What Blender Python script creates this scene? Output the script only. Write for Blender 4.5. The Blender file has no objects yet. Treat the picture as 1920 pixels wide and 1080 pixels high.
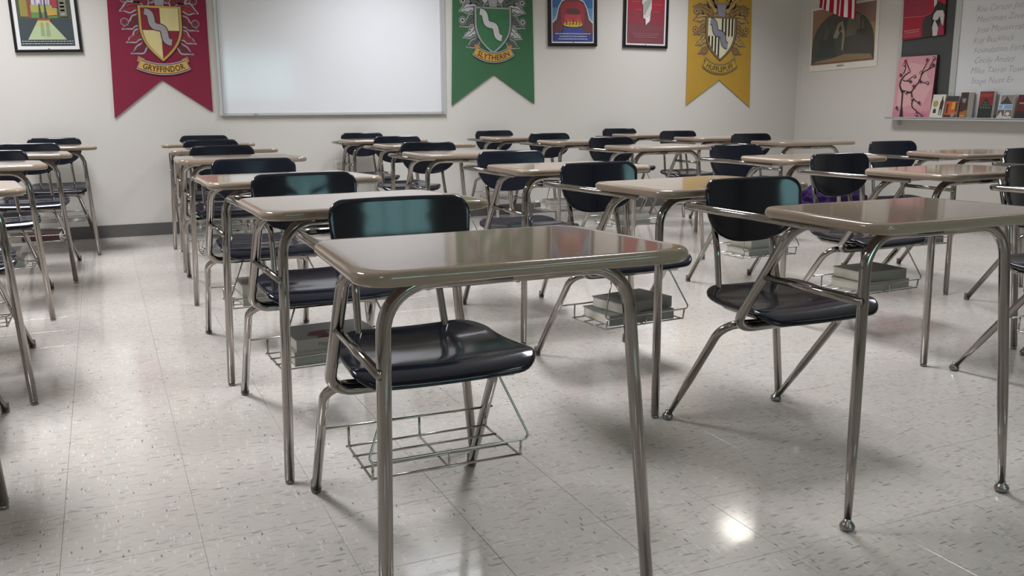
import bpy, bmesh, math, random
from mathutils import Vector, Matrix, noise
from mathutils.geometry import tessellate_polygon

scene = bpy.context.scene
COL = scene.collection
random.seed(7)

# ------------------------------------------------------------------ camera
cam_d = bpy.data.cameras.new('camera')
cam_d.sensor_fit = 'HORIZONTAL'
cam_d.sensor_width = 36.0
cam_d.lens = 1686.8 * 36.0 / 1920.0
cam_d.clip_start = 0.05
cam = bpy.data.objects.new('camera', cam_d)
COL.objects.link(cam)
CAM_POS = Vector((-0.1128, -0.0689, 1.0132))
c_r = Vector((0.91108, -0.41220, -0.00448))
c_f = Vector((0.40312, 0.89318, -0.19932)).normalized()
c_r = (c_r - c_f * c_r.dot(c_f)).normalized()
c_u = c_r.cross(c_f)
cam.matrix_world = Matrix(((c_r.x, c_u.x, -c_f.x, CAM_POS.x), (c_r.y, c_u.y, -c_f.y, CAM_POS.y),
                           (c_r.z, c_u.z, -c_f.z, CAM_POS.z), (0, 0, 0, 1)))
scene.camera = cam

# ------------------------------------------------------------------ world, lamps, exposure
world = bpy.data.worlds.new('world')
scene.world = world
world.use_nodes = True
bg = world.node_tree.nodes['Background']
bg.inputs['Color'].default_value = (0.56, 0.93, 0.96, 1)
bg.inputs['Strength'].default_value = 3.2
scene.view_settings.view_transform = 'Standard'
scene.view_settings.look = 'None'
scene.view_settings.gamma = 1.0
scene.view_settings.use_curve_mapping = False
scene.view_settings.exposure = 0.37
CEIL = 2.75
XL, XR, YF, YB = -2.3, 6.733, -2.6, 7.664
LAMPS = [(x, y) for x in (-0.75, 2.15, 4.85) for y in (-1.0, 3.3, 6.4)]
LAMP_W = {-1.0: 9.5, 3.3: 38.0, 6.4: 33.0}
for (lx, ly) in LAMPS:
    ld = bpy.data.lights.new('ceiling_lamp', 'AREA')
    ld.shape = 'RECTANGLE'
    ld.size, ld.size_y = 0.56, 1.16
    ld.energy = LAMP_W[ly] * ((0.58 if ly > 0 and ly < 5 else 0.80) if lx > 4 else 1.18 if lx < 0 else 1.0)
    ld.color = (0.97, 0.985, 1.05)
    ld.spread = math.radians(126)
    lo = bpy.data.objects.new('ceiling_lamp', ld)
    lo.location = (lx, ly, CEIL - 0.01)
    COL.objects.link(lo)
# one lamp in the far right fixture shows past its louvre
ld = bpy.data.lights.new('bare_lamp', 'AREA')
ld.shape = 'RECTANGLE'
ld.size, ld.size_y = 0.26, 0.32
ld.energy = 3.6
ld.color = (1.0, 0.95, 0.86)
lo = bpy.data.objects.new('bare_lamp', ld)
lo.location = (4.80, 5.93, CEIL - 0.02)
COL.objects.link(lo)

# ------------------------------------------------------------------ materials
def lin(c):
    out = []
    for v in c[:3]:
        v = v / 255.0
        out.append(v / 12.92 if v <= 0.04045 else ((v + 0.055) / 1.055) ** 2.4)
    return tuple(out) + (1.0,)

MATS = {}
def mat(name, rgb, rough=0.5, metal=0.0, spec=0.5, vary=0.04, scale=6.0, coat=0.0, bump=0.0, bscale=200.0):
    """procedural principled material: a base colour broken up by soft noise"""
    if name in MATS:
        return MATS[name]
    m = bpy.data.materials.new(name)
    m.use_nodes = True
    nt = m.node_tree
    p = nt.nodes['Principled BSDF']
    p.inputs['Roughness'].default_value = rough
    p.inputs['Metallic'].default_value = metal
    p.inputs['Specular IOR Level'].default_value = spec
    p.inputs['Coat Weight'].default_value = coat
    p.inputs['Coat Roughness'].default_value = 0.05
    tc = nt.nodes.new('ShaderNodeTexCoord')
    nz = nt.nodes.new('ShaderNodeTexNoise')
    nz.inputs['Scale'].default_value = scale
    nz.inputs['Detail'].default_value = 3
    nt.links.new(tc.outputs['Object'], nz.inputs['Vector'])
    mx = nt.nodes.new('ShaderNodeMix')
    mx.data_type = 'RGBA'
    c = lin(rgb)
    mx.inputs['A'].default_value = tuple(v * (1 - vary) for v in c[:3]) + (1,)
    mx.inputs['B'].default_value = tuple(min(1, v * (1 + vary)) for v in c[:3]) + (1,)
    nt.links.new(nz.outputs['Fac'], mx.inputs['Factor'])
    nt.links.new(mx.outputs['Result'], p.inputs['Base Color'])
    if bump:
        n2 = nt.nodes.new('ShaderNodeTexNoise')
        n2.inputs['Scale'].default_value = bscale
        nt.links.new(tc.outputs['Object'], n2.inputs['Vector'])
        b = nt.nodes.new('ShaderNodeBump')
        b.inputs['Strength'].default_value = bump
        b.inputs['Distance'].default_value = 0.002
        nt.links.new(n2.outputs['Fac'], b.inputs['Height'])
        nt.links.new(b.outputs['Normal'], p.inputs['Normal'])
    MATS[name] = m
    return m

def floor_material():
    m = bpy.data.materials.new('vinyl_tile')
    m.use_nodes = True
    nt = m.node_tree
    N, L = nt.nodes, nt.links
    p = N['Principled BSDF']
    geo = N.new('ShaderNodeNewGeometry')
    def mapped(sx, sy, rot):
        mp = N.new('ShaderNodeMapping')
        mp.vector_type = 'POINT'
        mp.inputs['Rotation'].default_value = (0, 0, rot)
        mp.inputs['Scale'].default_value = (sx, sy, 0)
        L.new(geo.outputs['Position'], mp.inputs['Vector'])
        return mp
    def flecks(sx, sy, rot, dist, keep, warp=0.35):
        mp = mapped(sx, sy, rot)
        nz = N.new('ShaderNodeTexNoise'); nz.inputs['Scale'].default_value = 2.1
        nz.inputs['Detail'].default_value = 2
        L.new(mp.outputs['Vector'], nz.inputs['Vector'])
        vm = N.new('ShaderNodeVectorMath'); vm.operation = 'MULTIPLY_ADD'
        L.new(nz.outputs['Color'], vm.inputs[0])
        vm.inputs[1].default_value = (warp, warp, 0)
        L.new(mp.outputs['Vector'], vm.inputs[2])
        vo = N.new('ShaderNodeTexVoronoi'); vo.inputs['Scale'].default_value = 1.0
        vo.voronoi_dimensions = '2D'
        L.new(vm.outputs['Vector'], vo.inputs['Vector'])
        sep = N.new('ShaderNodeSeparateColor')
        L.new(vo.outputs['Color'], sep.inputs['Color'])
        k = N.new('ShaderNodeMath'); k.operation = 'GREATER_THAN'
        k.inputs[1].default_value = keep
        L.new(sep.outputs['Red'], k.inputs[0])
        # size differs from chip to chip
        dz = N.new('ShaderNodeMath'); dz.operation = 'MULTIPLY'
        dz.inputs[1].default_value = dist
        L.new(sep.outputs['Green'], dz.inputs[0])
        ls = N.new('ShaderNodeMath'); ls.operation = 'LESS_THAN'
        L.new(vo.outputs['Distance'], ls.inputs[0]); L.new(dz.outputs[0], ls.inputs[1])
        mu = N.new('ShaderNodeMath'); mu.operation = 'MULTIPLY'
        L.new(k.outputs[0], mu.inputs[0]); L.new(ls.outputs[0], mu.inputs[1])
        return mu.outputs[0]
    def mix(fac, a, bcol, strength=1.0):
        mx = N.new('ShaderNodeMix'); mx.data_type = 'RGBA'
        if strength != 1.0:
            s = N.new('ShaderNodeMath'); s.operation = 'MULTIPLY'
            s.inputs[1].default_value = strength
            L.new(fac, s.inputs[0]); fac = s.outputs[0]
        L.new(fac, mx.inputs['Factor'])
        if isinstance(a, tuple): mx.inputs['A'].default_value = a
        else: L.new(a, mx.inputs['A'])
        mx.inputs['B'].default_value = bcol
        return mx.outputs['Result']
    base = N.new('ShaderNodeTexNoise'); base.inputs['Scale'].default_value = 2.0
    base.inputs['Detail'].default_value = 6
    L.new(geo.outputs['Position'], base.inputs['Vector'])
    col = mix(base.outputs['Fac'], lin((176, 170, 162)), lin((190, 184, 176)))
    streak = N.new('ShaderNodeTexNoise'); streak.inputs['Scale'].default_value = 1.0
    streak.inputs['Detail'].default_value = 4
    smp = mapped(30, 110, 0.5)
    L.new(smp.outputs['Vector'], streak.inputs['Vector'])
    rp = N.new('ShaderNodeValToRGB')
    rp.color_ramp.elements[0].position = 0.52; rp.color_ramp.elements[1].position = 0.72
    L.new(streak.outputs['Fac'], rp.inputs['Fac'])
    col = mix(rp.outputs['Color'], col, lin((160, 154, 146)), 0.45)
    col = mix(flecks(24, 120, 0.45, 0.40, 0.66), col, lin((150, 145, 138)), 0.6)
    col = mix(flecks(110, 26, 0.30, 0.40, 0.70), col, lin((202, 198, 191)), 0.5)
    col = mix(flecks(19, 92, 0.62, 0.30, 0.90), col, lin((112, 108, 103)), 0.62)
    col = mix(flecks(100, 26, 0.25, 0.24, 0.91), col, lin((90, 87, 84)), 0.68)
    L.new(col, p.inputs['Base Color'])
    wx = N.new('ShaderNodeTexNoise'); wx.inputs['Scale'].default_value = 1.3
    wx.inputs['Detail'].default_value = 5
    L.new(geo.outputs['Position'], wx.inputs['Vector'])
    mr = N.new('ShaderNodeMapRange')
    mr.inputs['To Min'].default_value = 0.06; mr.inputs['To Max'].default_value = 0.14
    L.new(wx.outputs['Fac'], mr.inputs['Value'])
    L.new(mr.outputs['Result'], p.inputs['Roughness'])
    p.inputs['Specular IOR Level'].default_value = 0.5
    return m

M_WALL = mat('painted_wall', (205, 201, 194), 0.75, spec=0.25, vary=0.015, scale=1.2, bump=0.08, bscale=260)
M_CEIL = mat('ceiling_tile', (225, 223, 216), 0.9, spec=0.2, vary=0.03, scale=30)
M_BASE = mat('rubber_baseboard', (86, 85, 83), 0.5, vary=0.04)
M_FLOOR = floor_material()
M_JOINT = mat('tile_joint', (156, 150, 143), 0.8)
M_TOP = mat('taupe_desktop', (144, 128, 111), 0.07, spec=0.5, vary=0.03, scale=40)
M_PLASTIC = mat('navy_plastic', (21, 25, 35), 0.12, spec=0.5, vary=0.04, scale=30)
M_CHROME = mat('brushed_chrome', (152, 147, 141), 0.11, metal=1.0, vary=0.04, scale=25)
M_WIRE = mat('nickel_wire', (176, 173, 166), 0.22, metal=1.0, vary=0.05, scale=30)
M_CAP = mat('dark_foot_cap', (108, 100, 92), 0.35, vary=0.06)
M_GLIDE = mat('polished_glide', (140, 137, 134), 0.25, metal=0.8)
M_ALU = mat('aluminium_frame', (196, 197, 196), 0.4, metal=0.3, vary=0.02)
M_BOARD = mat('white_board', (222, 223, 226), 0.10, spec=0.5, vary=0.01)
M_TACK = mat('grey_tack_panel', (74, 78, 78), 0.75, vary=0.05, scale=40)
M_PAGES = mat('paper_pages', (214, 209, 196), 0.8, vary=0.05, scale=60)
M_BLACK = mat('black_frame', (22, 21, 24), 0.3)
M_MAT = mat('white_mat_board', (216, 216, 212), 0.7, vary=0.01)

# ------------------------------------------------------------------ mesh helpers
def obj(name, bm, m, parent=None, smooth=False, loc=None):
    me = bpy.data.meshes.new(name)
    bmesh.ops.recalc_face_normals(bm, faces=bm.faces[:])
    bm.to_mesh(me)
    bm.free()
    for mm in (m if isinstance(m, (list, tuple)) else [m]):
        me.materials.append(mm)
    if smooth:
        for f in me.polygons:
            f.use_smooth = True
    o = bpy.data.objects.new(name, me)
    COL.objects.link(o)
    if parent:
        o.parent = parent
    if loc:
        o.location = loc
    return o

def inst(name, me, parent):
    o = bpy.data.objects.new(name, me)
    COL.objects.link(o)
    o.parent = parent
    return o

def thing(name, label, cat, loc=(0, 0, 0), rotz=0.0, group=None):
    o = bpy.data.objects.new(name, None)
    COL.objects.link(o)
    o.location = loc
    o.rotation_euler = (0, 0, rotz)
    o.empty_display_size = 0.1
    o['label'] = label
    o['category'] = cat
    if group:
        o['group'] = group
    return o

def struct(o):
    o['kind'] = 'structure'
    return o

def box(bm, lo, hi, bevel=0.0):
    x0, y0, z0 = lo; x1, y1, z1 = hi
    v = [bm.verts.new(p) for p in ((x0, y0, z0), (x1, y0, z0), (x1, y1, z0), (x0, y1, z0),
                                   (x0, y0, z1), (x1, y0, z1), (x1, y1, z1), (x0, y1, z1))]
    fs = [bm.faces.new([v[i] for i in q]) for q in ((0, 3, 2, 1), (4, 5, 6, 7), (0, 1, 5, 4), (1, 2, 6, 5), (2, 3, 7, 6), (3, 0, 4, 7))]
    if bevel:
        es = list({e for f in fs for e in f.edges})
        bmesh.ops.bevel(bm, geom=es, offset=bevel, segments=2, affect='EDGES', profile=0.7)

def box_obj(name, lo, hi, m, parent=None, bevel=0.0):
    bm = bmesh.new()
    box(bm, lo, hi, bevel)
    return obj(name, bm, m, parent)

def fillet(pts, rads, n=7):
    """replace the inner corners of a polyline by arcs; pts Vectors, rads one per point"""
    out = [pts[0]]
    for i in range(1, len(pts) - 1):
        a, b, c = pts[i - 1], pts[i], pts[i + 1]
        r = rads[i]
        if r <= 0:
            out.append(b); continue
        u = (a - b).normalized(); w = (c - b).normalized()
        ang = u.angle(w)
        t = r / math.tan(ang / 2)
        p0 = b + u * t; p1 = b + w * t
        cen = b + (u + w).normalized() * (r / math.sin(ang / 2))
        e0 = (p0 - cen); e1 = (p1 - cen)
        tot = e0.angle(e1)
        for k in range(n + 1):
            f = k / n
            s = math.sin(tot)
            out.append(cen + e0 * (math.sin((1 - f) * tot) / s) + e1 * (math.sin(f * tot) / s))
    out.append(pts[-1])
    return out

def sweep(bm, path, rad, sides=14, caps=True):
    """tube along a list of Vectors; rad a number or one per point"""
    n = len(path)
    rr = rad if isinstance(rad, (list, tuple)) else [rad] * n
    tang = []
    for i in range(n):
        a = path[max(i - 1, 0)]; b = path[min(i + 1, n - 1)]
        tang.append((b - a).normalized())
    ref = Vector((0, 0, 1)) if abs(tang[0].z) < 0.9 else Vector((1, 0, 0))
    u = tang[0].cross(ref).normalized()
    rings = []
    for i in range(n):
        t = tang[i]
        u = (u - t * u.dot(t)).normalized()
        w = t.cross(u)
        rings.append([bm.verts.new(path[i] + (u * math.cos(q) + w * math.sin(q)) * rr[i])
                      for q in (2 * math.pi * k / sides for k in range(sides))])
    for i in range(n - 1):
        for k in range(sides):
            bm.faces.new((rings[i][k], rings[i][(k + 1) % sides], rings[i + 1][(k + 1) % sides], rings[i + 1][k]))
    if caps:
        bm.faces.new(rings[0]); bm.faces.new(rings[-1])

def V(*a):
    return [Vector(p) for p in a]

def lathe(bm, prof, at, sides=16):
    """turned shape: prof = [(r, z)], at = (x, y)"""
    rings = []
    for r, z in prof:
        if r < 1e-5:
            rings.append([bm.verts.new((at[0], at[1], z))])
        else:
            rings.append([bm.verts.new((at[0] + r * math.cos(2 * math.pi * k / sides), at[1] + r * math.sin(2 * math.pi * k / sides), z)) for k in range(sides)])
    for a, b in zip(rings, rings[1:]):
        for k in range(sides):
            q = (k + 1) % sides
            if len(a) == 1 and len(b) == 1: continue
            if len(a) == 1: bm.faces.new((a[0], b[q], b[k]))
            elif len(b) == 1: bm.faces.new((a[k], a[q], b[0]))
            else: bm.faces.new((a[k], a[q], b[q], b[k]))

def round_poly(pts, rads, n=8):
    """closed 2D outline with rounded corners"""
    out = []
    m = len(pts)
    for i in range(m):
        a, b, c = (Vector((*pts[(i - 1) % m], 0)), Vector((*pts[i], 0)), Vector((*pts[(i + 1) % m], 0)))
        seg = fillet([a, b, c], [0, rads[i], 0], n)
        out += [(p.x, p.y) for p in seg[1:-1]]
    return out

def densify(pts, step):
    out = []
    for i, p in enumerate(pts):
        q = pts[(i + 1) % len(pts)]
        d = math.hypot(q[0] - p[0], q[1] - p[1])
        k = max(1, int(d / step))
        for j in range(k):
            out.append((p[0] + (q[0] - p[0]) * j / k, p[1] + (q[1] - p[1]) * j / k))
    return out

def pad(bm, outline, place, thick, rings=(0.35, 0.65, 0.85), rim=5):
    """a rounded-edge slab following a surface: place(a, b, h) -> 3D point, h measured off the mid surface"""
    cx = sum(p[0] for p in outline) / len(outline); cy = sum(p[1] for p in outline) / len(outline)
    r = thick / 2
    n = len(outline)
    def scaled(s): return [(cx + (p[0] - cx) * s, cy + (p[1] - cy) * s) for p in outline]
    def inset(d):
        out = []
        for p in outline:
            L = math.hypot(p[0] - cx, p[1] - cy)
            out.append((cx + (p[0] - cx) * (1 - d / L), cy + (p[1] - cy) * (1 - d / L)))
        return out
    layers = [(scaled(s), r) for s in rings]
    for k in range(rim + 1):
        q = math.pi / 2 - math.pi * k / rim
        layers.append((inset(r - r * math.cos(q)), r * math.sin(q)))
    layers += [(scaled(s), -r) for s in reversed(rings)]
    loops = [[bm.verts.new(place(a, b, h)) for a, b in pts] for pts, h in layers]
    for A, B in zip(loops, loops[1:]):
        for k in range(n):
            bm.faces.new((A[k], A[(k + 1) % n], B[(k + 1) % n], B[k]))
    for lp, h in ((loops[0], r), (loops[-1], -r)):
        c = bm.verts.new(place(cx, cy, h))
        for k in range(n):
            bm.faces.new((lp[k], lp[(k + 1) % n], c))

class Flat:
    """printed picture: thin layers of colour standing off a plane; a along the width, b up"""
    def __init__(self, origin, ax, up, nrm, step=0.0005):
        self.o, self.ax, self.up, self.n, self.step = Vector(origin), Vector(ax), Vector(up), Vector(nrm), step
        self.bm = bmesh.new(); self.mats = []; self.layer = 0
    def idx(self, rgb, rough):
        m = mat('print_%02x%02x%02x' % tuple(rgb), rgb, rough, vary=0.08, scale=14)
        if m not in self.mats: self.mats.append(m)
        return self.mats.index(m)
    def poly(self, rgb, pts, lay=None, rough=0.6):
        if lay is None:
            self.layer += 1; lay = self.layer
        i = self.idx(rgb, rough)
        vs = [self.bm.verts.new(self.o + self.ax * a + self.up * b + self.n * (lay * self.step)) for a, b in pts]
        for t in tessellate_polygon([[Vector((a, b, 0)) for a, b in pts]]):
            try:
                f = self.bm.faces.new([vs[k] for k in t]); f.material_index = i
            except ValueError:
                pass
        return lay
    def ribbon(self, rgb, pts, w0, w1=None, lay=None):
        if w1 is None: w1 = w0
        L, R = [], []
        n = len(pts)
        for k, p in enumerate(pts):
            a = pts[max(0, k - 1)]; b = pts[min(n - 1, k + 1)]
            dx, dy = b[0] - a[0], b[1] - a[1]
            d = math.hypot(dx, dy) or 1
            w = (w0 + (w1 - w0) * k / (n - 1)) / 2
            L.append((p[0] - dy / d * w, p[1] + dx / d * w)); R.append((p[0] + dy / d * w, p[1] - dx / d * w))
        if lay is None:
            self.layer += 1; lay = self.layer
        i = self.idx(rgb, 0.6)
        P = lambda q: self.bm.verts.new(self.o + self.ax * q[0] + self.up * q[1] + self.n * (lay * self.step))
        lv = [P(q) for q in L]; rv = [P(q) for q in R]
        for k in range(n - 1):
            f = self.bm.faces.new((lv[k], lv[k + 1], rv[k + 1], rv[k])); f.material_index = i
        return lay
    def disc(self, rgb, c, rx, ry=None, lay=None, n=20):
        ry = ry or rx
        return self.poly(rgb, [(c[0] + rx * math.cos(2 * math.pi * k / n), c[1] + ry * math.sin(2 * math.pi * k / n)) for k in range(n)], lay)
    def rect(self, rgb, a0, b0, a1, b1, lay=None):
        return self.poly(rgb, [(a0, b0), (a1, b0), (a1, b1), (a0, b1)], lay)
    def done(self, name, parent=None):
        bm = self.bm
        me = bpy.data.meshes.new(name)
        bm.normal_update()
        for f in bm.faces:
            if f.normal.dot(self.n) < 0: f.normal_flip()
        bm.to_mesh(me); bm.free()
        for m in self.mats: me.materials.append(m)
        o = bpy.data.objects.new(name, me); COL.objects.link(o)
        if parent: o.parent = parent
        return o

def glyphs(text, size, shear=0.0, offset=0.0):
    """outline triangles of a word set flat: list of 2D triangles, and its width"""
    cu = bpy.data.curves.new('word', 'FONT')
    cu.body = text; cu.size = size; cu.shear = shear; cu.offset = offset
    cu.resolution_u = 2
    o = bpy.data.objects.new('word', cu)
    COL.objects.link(o)
    bpy.context.view_layer.update()
    dg = bpy.context.evaluated_depsgraph_get()
    ev = o.evaluated_get(dg)
    me = ev.to_mesh()
    vs = [(v.co.x, v.co.y) for v in me.vertices]
    fs = [tuple(p.vertices) for p in me.polygons]
    ev.to_mesh_clear()
    bpy.data.objects.remove(o); bpy.data.curves.remove(cu)
    w = max((v[0] for v in vs), default=0)
    return vs, fs, w

def lettering(name, words, place, m, parent):
    """words: list of (vs, fs, fn) with fn mapping 2D to 2D; place(a, b) -> 3D"""
    bm = bmesh.new()
    for vs, fs, fn in words:
        bv = [bm.verts.new(place(*fn(a, b))) for a, b in vs]
        for f in fs:
            try: bm.faces.new([bv[i] for i in f])
            except ValueError: pass
    return obj(name, bm, m, parent)

# ------------------------------------------------------------------ room shell
floor = struct(box_obj('floor', (XL, YF, -0.12), (XR, YB, -0.0022), M_JOINT))
struct(box_obj('ceiling', (XL - .1, YF - .1, CEIL), (XR + .1, YB + .1, CEIL + .1), M_CEIL))
struct(box_obj('wall_back', (XL - .1, YB, -0.12), (XR + .1, YB + 0.12, CEIL), M_WALL))
struct(box_obj('wall_right', (XR, YF - .12, -0.12), (XR + 0.12, YB, CEIL), M_WALL))
struct(box_obj('wall_left', (XL - 0.12, YF - .12, -0.12), (XL, YB, CEIL), M_WALL))
WX0, WX1, WZ0, WZ1 = 0.75, 3.45, 1.10, 2.06      # window in the wall behind the camera
bm = bmesh.new()
box(bm, (XL, YF - 0.12, -0.12), (WX0, YF, CEIL)); box(bm, (WX1, YF - 0.12, -0.12), (XR, YF, CEIL))
box(bm, (WX0, YF - 0.12, -0.12), (WX1, YF, WZ0)); box(bm, (WX0, YF - 0.12, WZ1), (WX1, YF, CEIL))
struct(obj('wall_front', bm, M_WALL))
bm = bmesh.new()
for a, b in (((WX0, WZ0), (WX1, WZ0 + .05)), ((WX0, WZ1 - .05), (WX1, WZ1)), ((WX0, WZ0), (WX0 + .05, WZ1)), ((WX1 - .05, WZ0), (WX1, WZ1)),
             ((1.63, WZ0), (1.67, WZ1)), ((2.53, WZ0), (2.57, WZ1))):
    box(bm, (a[0], YF - 0.09, a[1]), (b[0], YF - 0.03, b[1]))
win = struct(obj('window_1', bm, M_ALU))
M_GLASS = mat('tinted_glass', (236, 249, 249), 0.0, vary=0.0)
M_GLASS.node_tree.nodes['Principled BSDF'].inputs['Transmission Weight'].default_value = 1.0
M_GLASS.node_tree.nodes['Principled BSDF'].inputs['IOR'].default_value = 1.05
for x0, x1 in ((WX0 + .05, 1.63), (1.67, 2.53), (2.57, WX1 - .05)):
    box_obj('pane', (x0, YF - 0.063, WZ0 + .05), (x1, YF - 0.057, WZ1 - .05), M_GLASS, win)
struct(box_obj('baseboard_back', (XL, YB - 0.012, 0.0), (XR - 0.012, YB, 0.098), M_BASE))
struct(box_obj('baseboard_right', (XR - 0.012, YF, 0.0), (XR, YB, 0.098), M_BASE))
struct(box_obj('baseboard_left', (XL, YF, 0.0), (XL + 0.012, YB - .012, 0.098), M_BASE))

bm = bmesh.new()
box(bm, (XR - 0.0025, 7.600, 0.10), (XR, 7.612, CEIL), 0.001)
struct(obj('trim_1', bm, M_WALL))

# floor tiles: the nearest 300 that the camera sees are one object each, the rest one mesh
T = 0.3048
GAP = 0.0004
def tile_bm(bm, x, y, w=T, d=T):
    h = GAP; c = 0.0005
    lo = [(x + h, y + h), (x + w - h, y + h), (x + w - h, y + d - h), (x + h, y + d - h)]
    hi = [(x + h + c, y + h + c), (x + w - h - c, y + h + c), (x + w - h - c, y + d - h - c), (x + h + c, y + d - h - c)]
    a = [bm.verts.new((px, py, -0.0022)) for px, py in lo]
    b = [bm.verts.new((px, py, -0.0006)) for px, py in lo]
    t = [bm.verts.new((px, py, 0.0)) for px, py in hi]
    bm.faces.new(t)
    for k in range(4):
        q = (k + 1) % 4
        bm.faces.new((a[k], a[q], b[q], b[k])); bm.faces.new((b[k], b[q], t[q], t[k]))
cells = []
x = -0.277 - T * 30
while x < XR:
    y = -0.10 - T * 30
    while y < YB:
        x0, x1, y0, y1 = max(x, XL), min(x + T, XR), max(y, YF), min(y + T, YB)
        if x1 - x0 > 0.02 and y1 - y0 > 0.02:
            d = Vector(((x0 + x1) / 2, (y0 + y1) / 2, 0)) - CAM_POS
            zc = d.dot(c_f)
            seen = zc > 0.4 and abs(d.dot(c_r)) < zc * 0.60 + 0.1 and abs(d.dot(c_u)) < zc * 0.36 + 0.1
            full = (x1 - x0 > T - 1e-6) and (y1 - y0 > T - 1e-6)
            cells.append((0 if (seen and full) else 1, zc, x0, y0, x1 - x0, y1 - y0))
        y += T
    x += T
cells.sort()
bm = bmesh.new(); tile_bm(bm, 0, 0)
me_tile = None
rest = bmesh.new()
for k, (s, zc, x0, y0, w, d) in enumerate(cells):
    if s == 0 and k < 300:
        if me_tile is None:
            o = obj('floor_tile', bm, M_FLOOR, floor); me_tile = o.data
        else:
            o = inst('floor_tile', me_tile, floor)
        o.location = (x0, y0, 0)
    else:
        tile_bm(rest, x0, y0, w, d)
o = obj('floor_tiling', rest, M_FLOOR, floor)
o['kind'] = 'stuff'

# ------------------------------------------------------------------ student desks (desk and chair on one frame)
# local frame: origin under the middle of the desktop's front edge, +y forward (where the sitter looks), +x to the sitter's right
ME = {}
def keep(key, bm, m, smooth=True):
    me = bpy.data.meshes.new(key)
    bmesh.ops.recalc_face_normals(bm, faces=bm.faces[:])
    bm.to_mesh(me); bm.free()
    me.materials.append(m)
    if smooth:
        for f in me.polygons: f.use_smooth = True
    ME[key] = me

bm = bmesh.new()
out = densify(round_poly([(0.326, 0.004), (-0.326, 0.004), (-0.262, -0.414), (0.319, -0.414)], [0.055, 0.055, 0.05, 0.05], 8), 0.05)
pad(bm, out, lambda a, b, h: (a, b, 0.740 + h), 0.026, rings=(0.5, 0.9), rim=8)
keep('desktop', bm, M_TOP)

bm = bmesh.new()
out = densify(round_poly([(0.226, -0.468), (-0.230, -0.468), (-0.200, -0.822), (0.204, -0.822)], [0.06, 0.06, 0.085, 0.085], 8), 0.03)
def seat_place(a, b, h):
    x = a - 0.005
    d = -0.468 - b
    z = 0.428 + 0.007 * (x / 0.2) ** 2
    if d < 0.07: z -= 0.026 * ((0.07 - d) / 0.07) ** 2
    if d > 0.24: z += 0.016 * ((d - 0.24) / 0.1) ** 2
    z -= 0.006 * math.exp(-((d - 0.19) / 0.1) ** 2)
    return (a, b, z + h)
pad(bm, out, seat_place, 0.017, rings=(0.3, 0.55, 0.75, 0.88), rim=6)
keep('seat', bm, M_PLASTIC)

bm = bmesh.new()
def back_low(x): return 0.115 * (1 - (max(0.0, 1 - abs(x / 0.181) ** 2.5)) ** (1 / 1.9))
xs = [-0.181 * math.cos(math.pi * k / 30) for k in range(31)]
arc0 = [(x, back_low(x)) for x in xs]
top0 = [(0.184 - 0.042 + 0.042 * math.cos(q), 0.158 + 0.042 * math.sin(q)) for q in (math.pi / 2 * k / 8 for k in range(9))]
out = densify(arc0 + [(0.183, 0.14)] + top0 + [(-a, b) for a, b in reversed(top0)] + [(-0.183, 0.14)], 0.03)
def back_place(a, b, h):
    y = -0.812 - 0.029 * (b / 0.2) + 0.9 * a * a
    return (0.013 + a, y + h, 0.588 + b + 0.0)
pad(bm, out, back_place, 0.016, rings=(0.3, 0.55, 0.75, 0.88), rim=6)
keep('backrest', bm, M_PLASTIC)

R1, R2, R3, R4 = 0.0135, 0.0125, 0.0105, 0.0095
ZT = 0.7125
def front_leg(side, xt, xf, taper):
    top = Vector((0.02, -0.10, ZT))
    p = fillet(V(top, (xt, -0.10, ZT), (xf, -0.062, 0.012)), [0, 0.085, 0], 9)
    a, b = p[-2], p[-1]
    if taper:
        p = p[:-1] + [a.lerp(b, 0.62), a.lerp(b, 0.66), b]
        rr = [R1] * (len(p) - 3) + [R1, R1 * 0.97, 0.0085]
    else:
        rr = R1
    bm = bmesh.new()
    sweep(bm, p, rr)
    return bm
keep('front_leg_r', front_leg(1, 0.258, 0.284, False), M_CHROME)
keep('front_leg_l', front_leg(-1, -0.222, -0.268, False), M_CHROME)
keep('front_leg_r_taper', front_leg(1, 0.252, 0.286, True), M_CHROME)
keep('front_leg_l_taper', front_leg(-1, -0.205, -0.250, True), M_CHROME)
def rear_leg(a, b, c, r, taper):
    p = fillet(V(a, b, c), [0, r, 0], 9)
    q0, q1 = p[-2], p[-1]
    if taper:
        p = p[:-1] + [q0.lerp(q1, 0.50), q0.lerp(q1, 0.56), q1]
        rr = [R2] * (len(p) - 3) + [R2, R2 * 0.97, 0.0075]
    else:
        rr = R2
    bm = bmesh.new()
    sweep(bm, p, rr)
    return bm
RL = ((0.03, -0.578, 0.384), (0.262, -0.612, 0.384), (0.239, -0.908, 0.010))
RR = ((0.03, -0.578, 0.384), (-0.134, -0.556, 0.384), (-0.207, -0.908, 0.010))
for sfx, tp in (('', False), ('_taper', True)):
    keep('rear_leg_r' + sfx, rear_leg(*RL, 0.055, tp), M_CHROME)
    keep('rear_leg_l' + sfx, rear_leg(*RR, 0.035, tp), M_CHROME)
def glide(at):
    bm = bmesh.new()
    lathe(bm, [(0, 0.0), (0.009, 0.0), (0.0125, 0.003), (0.0125, 0.007), (0.009, 0.011), (0.006, 0.016), (0.0, 0.016)], at)
    return bm
def swivel(at):
    bm = bmesh.new()
    lathe(bm, [(0, 0.0), (0.013, 0.0), (0.018, 0.006), (0.0185, 0.012), (0.015, 0.019), (0.009, 0.024), (0.008, 0.03), (0, 0.03)], at)
    return bm
def cap(at):
    bm = bmesh.new()
    lathe(bm, [(0, 0.0), (0.011, 0.0), (0.0140, 0.006), (0.0150, 0.012), (0.0136, 0.019), (0.0136, 0.034), (0.0127, 0.036), (0, 0.036)], (at[0], at[1]))
    return bm
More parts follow.
